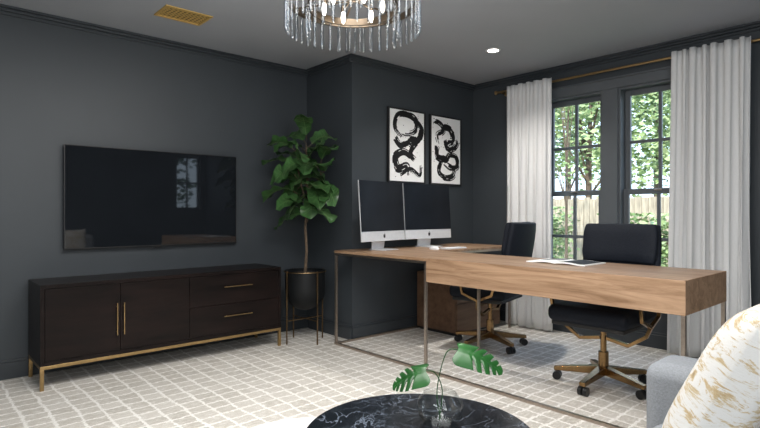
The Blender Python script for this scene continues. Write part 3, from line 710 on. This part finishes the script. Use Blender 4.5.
# ------------------------------------------------------------------ outside
b=B(); box(b,4.9,40,-25,40,-.25,-.15); o=tag(obj('lawn',b,M['grass']),'green garden lawn beyond the windows','lawn',kind='structure')
b=B(); 
for i in range(120):
    y=-6+i*.16; box(b,13.0,13.03,y,y+.15,-.15,1.50+.02*math.sin(i*3))
box(b,13.03,13.08,-6,13.2,.3,.4); box(b,13.03,13.08,-6,13.2,1.3,1.4)
tag(obj('garden_fence',b,M['fence']),'tan board fence across the garden seen through the windows','fence')
def tree(x,y,h,r,n,m,label,zc=None,trunkr=.12,qs=.13,group='garden trees beyond the fence'):
    rnd=random.Random(int(x*10+y*7)); t=thing('tree',label,'tree',(x,y,-.15),group)
    b=B(); tube(b,[(x,y,-.15),(x+.1,y+.05,h*.4),(x,y-.1,h*.8)],[trunkr,trunkr*.8,trunkr*.3],8)
    cl=[]
    for i in range(7):
        a=rnd.uniform(0,2*PI); rr=r*rnd.uniform(.3,.75); zz=h*rnd.uniform(.35,.9); c=Vector((x+rr*math.cos(a),y+rr*math.sin(a),zz)); cl.append(c)
        tube(b,[(x,y,zz*.6),tuple((c+Vector((x,y,zz)))/2),tuple(c)],[trunkr*.4,trunkr*.25,trunkr*.1],6)
    cl.append(Vector((x,y,h*.7)))
    obj('trunk',b,M['bark'],t)
    b=B()
    for i in range(n):
        c=cl[rnd.randrange(len(cl))]; p=c+Vector((rnd.gauss(0,1),rnd.gauss(0,1),rnd.gauss(0,.8)))*r*.34
        if p.z<.3: p.z=.3+rnd.random()
        u=Vector((rnd.gauss(0,1),rnd.gauss(0,1),rnd.gauss(0,1))).normalized(); v,w=basis(u); s_=qs*rnd.uniform(.6,1.3)
        b.faces.new([b.verts.new(p+v*s_*a_+w*s_*.6*c_) for a_,c_ in((-1,0),(0,-1),(1,0),(0,1))])
    obj('foliage',b,m,t,smooth=False,recalc=False)
tree(16.4,8.2,6.8,2.0,3200,M['fol2'],'broad leafy garden tree in the left window',qs=.10)
tree(17.5,5.6,6.2,1.9,2800,M['fol2'],'light green slender tree by the window centre',qs=.10)
tree(24,13,9.5,2.8,3600,M['fol2'],'tall pale tree far left through the glass',qs=.12)
tree(23,8.6,9,2.6,3400,M['fol1'],'tall green tree far beyond in the right window',qs=.12)
tree(9.5,5.2,5.4,.75,500,M['fol1'],'thin near tree outside the left window',trunkr=.03,qs=.055)
tree(5.3,-6.2,4.4,1.0,900,M['fol3'],'dark tree outside the window behind the viewer, mirrored in the television',trunkr=.06,qs=.09)
def shrub(x,y,h,r,n,m,label):
    rnd=random.Random(int(x*10+y*17)); t=thing('shrub',label,'shrub',(x,y,-.15),'low garden shrubs')
    b=B(); [tube(b,[(x,y,-.15),(x+rnd.uniform(-.3,.3)*r,y+rnd.uniform(-.3,.3)*r,h*.6)],.015,5) for _ in range(5)]; obj('stems',b,M['bark'],t)
    b=B()
    for i in range(n):
        p=Vector((x+rnd.gauss(0,r*.42),y+rnd.gauss(0,r*.42),-.1+h*min(1,abs(rnd.gauss(.5,.28)))))
        u=Vector((rnd.gauss(0,1),rnd.gauss(0,1),rnd.gauss(0,1))).normalized(); v,w=basis(u); s_=.06*rnd.uniform(.6,1.3)
        b.faces.new([b.verts.new(p+v*s_*a_+w*s_*.6*c_) for a_,c_ in((-1,0),(0,-1),(1,0),(0,1))])
    obj('foliage',b,m,t,smooth=False,recalc=False)
shrub(11.3,6.5,1.35,.5,1000,M['fol2'],'bright shrub left of the lawn view')
shrub(11.3,4.9,1.2,.45,900,M['fol1'],'rounded shrub at the middle of the garden')
shrub(9.8,3.6,1.2,.4,800,M['fol2'],'pale shrub in front of the fence, right window')
# ------------------------------------------------------------------ lights
w=bpy.data.worlds.new('World'); S.world=w; w.use_nodes=True; nt=w.node_tree; bg=nt.nodes['Background']
tc=nt.nodes.new('ShaderNodeTexCoord'); sp=nt.nodes.new('ShaderNodeSeparateXYZ'); rp=nt.nodes.new('ShaderNodeValToRGB')
nt.links.new(tc.outputs['Generated'],sp.inputs[0]); nt.links.new(sp.outputs['Z'],rp.inputs[0]); nt.links.new(rp.outputs[0],bg.inputs[0])
rp.color_ramp.elements[0].color=(.70,.85,1,1); rp.color_ramp.elements[0].position=.05; rp.color_ramp.elements[1].color=(.38,.60,.97,1); rp.color_ramp.elements[1].position=.8
bg.inputs[1].default_value=3.0
def light(kind,name,loc,target,energy,size=1,size2=None,col=(1,1,1)):
    l=bpy.data.lights.new(name,kind); l.energy=energy; l.color=col
    if kind=='AREA':
        l.size=size
        if size2: l.shape='RECTANGLE'; l.size_y=size2
    elif kind=='SUN': l.angle=.03
    else: l.shadow_soft_size=size
    o=bpy.data.objects.new(name,l); C.objects.link(o); o.location=loc
    o.rotation_euler=(Vector(target)-Vector(loc)).to_track_quat('-Z','Y').to_euler(); return o
light('SUN','sun',(0,0,10),(6,2.5,4),8.5,col=(1,.95,.86))
light('AREA','overhead_fill',(1.1,1.4,H-.03),(1.1,1.4,0),98,1.6,1.6,(1,.98,.95))  # added soft fill from above, not a fixture of the room
light('AREA','room_fill',(-1.2,-.6,1.7),(2.2,3.2,.6),36,1.4,1.2,(.95,.98,1))  # fill added behind the camera, standing in for a large window's light
light('AREA','upward_fill',(.5,-.9,1.5),(2.8,2.1,H),32,.9,.9,(.96,.99,1))  # unseen light added behind the camera to brighten the ceiling
l=light('SPOT','downlight',(3.76,2.733,H-.02),(3.76,2.733,0),95,.05,col=(1,.96,.90)); l.data.spot_size=2.3; l.data.spot_blend=.9
light('POINT','chandelier_lamp',(hx,hy,2.0),(hx,hy,0),20,.12,col=(1,.95,.90))
# ------------------------------------------------------------------ camera
cam=bpy.data.cameras.new('camera'); co=bpy.data.objects.new('camera',cam); C.objects.link(co)
co.location=(0,0,CH); co.rotation_euler=(PI/2,0,math.radians(48.06-90)); cam.sensor_width=36; cam.lens=530/760*36; cam.shift_y=-1/760; cam.clip_start=.05
S.camera=co
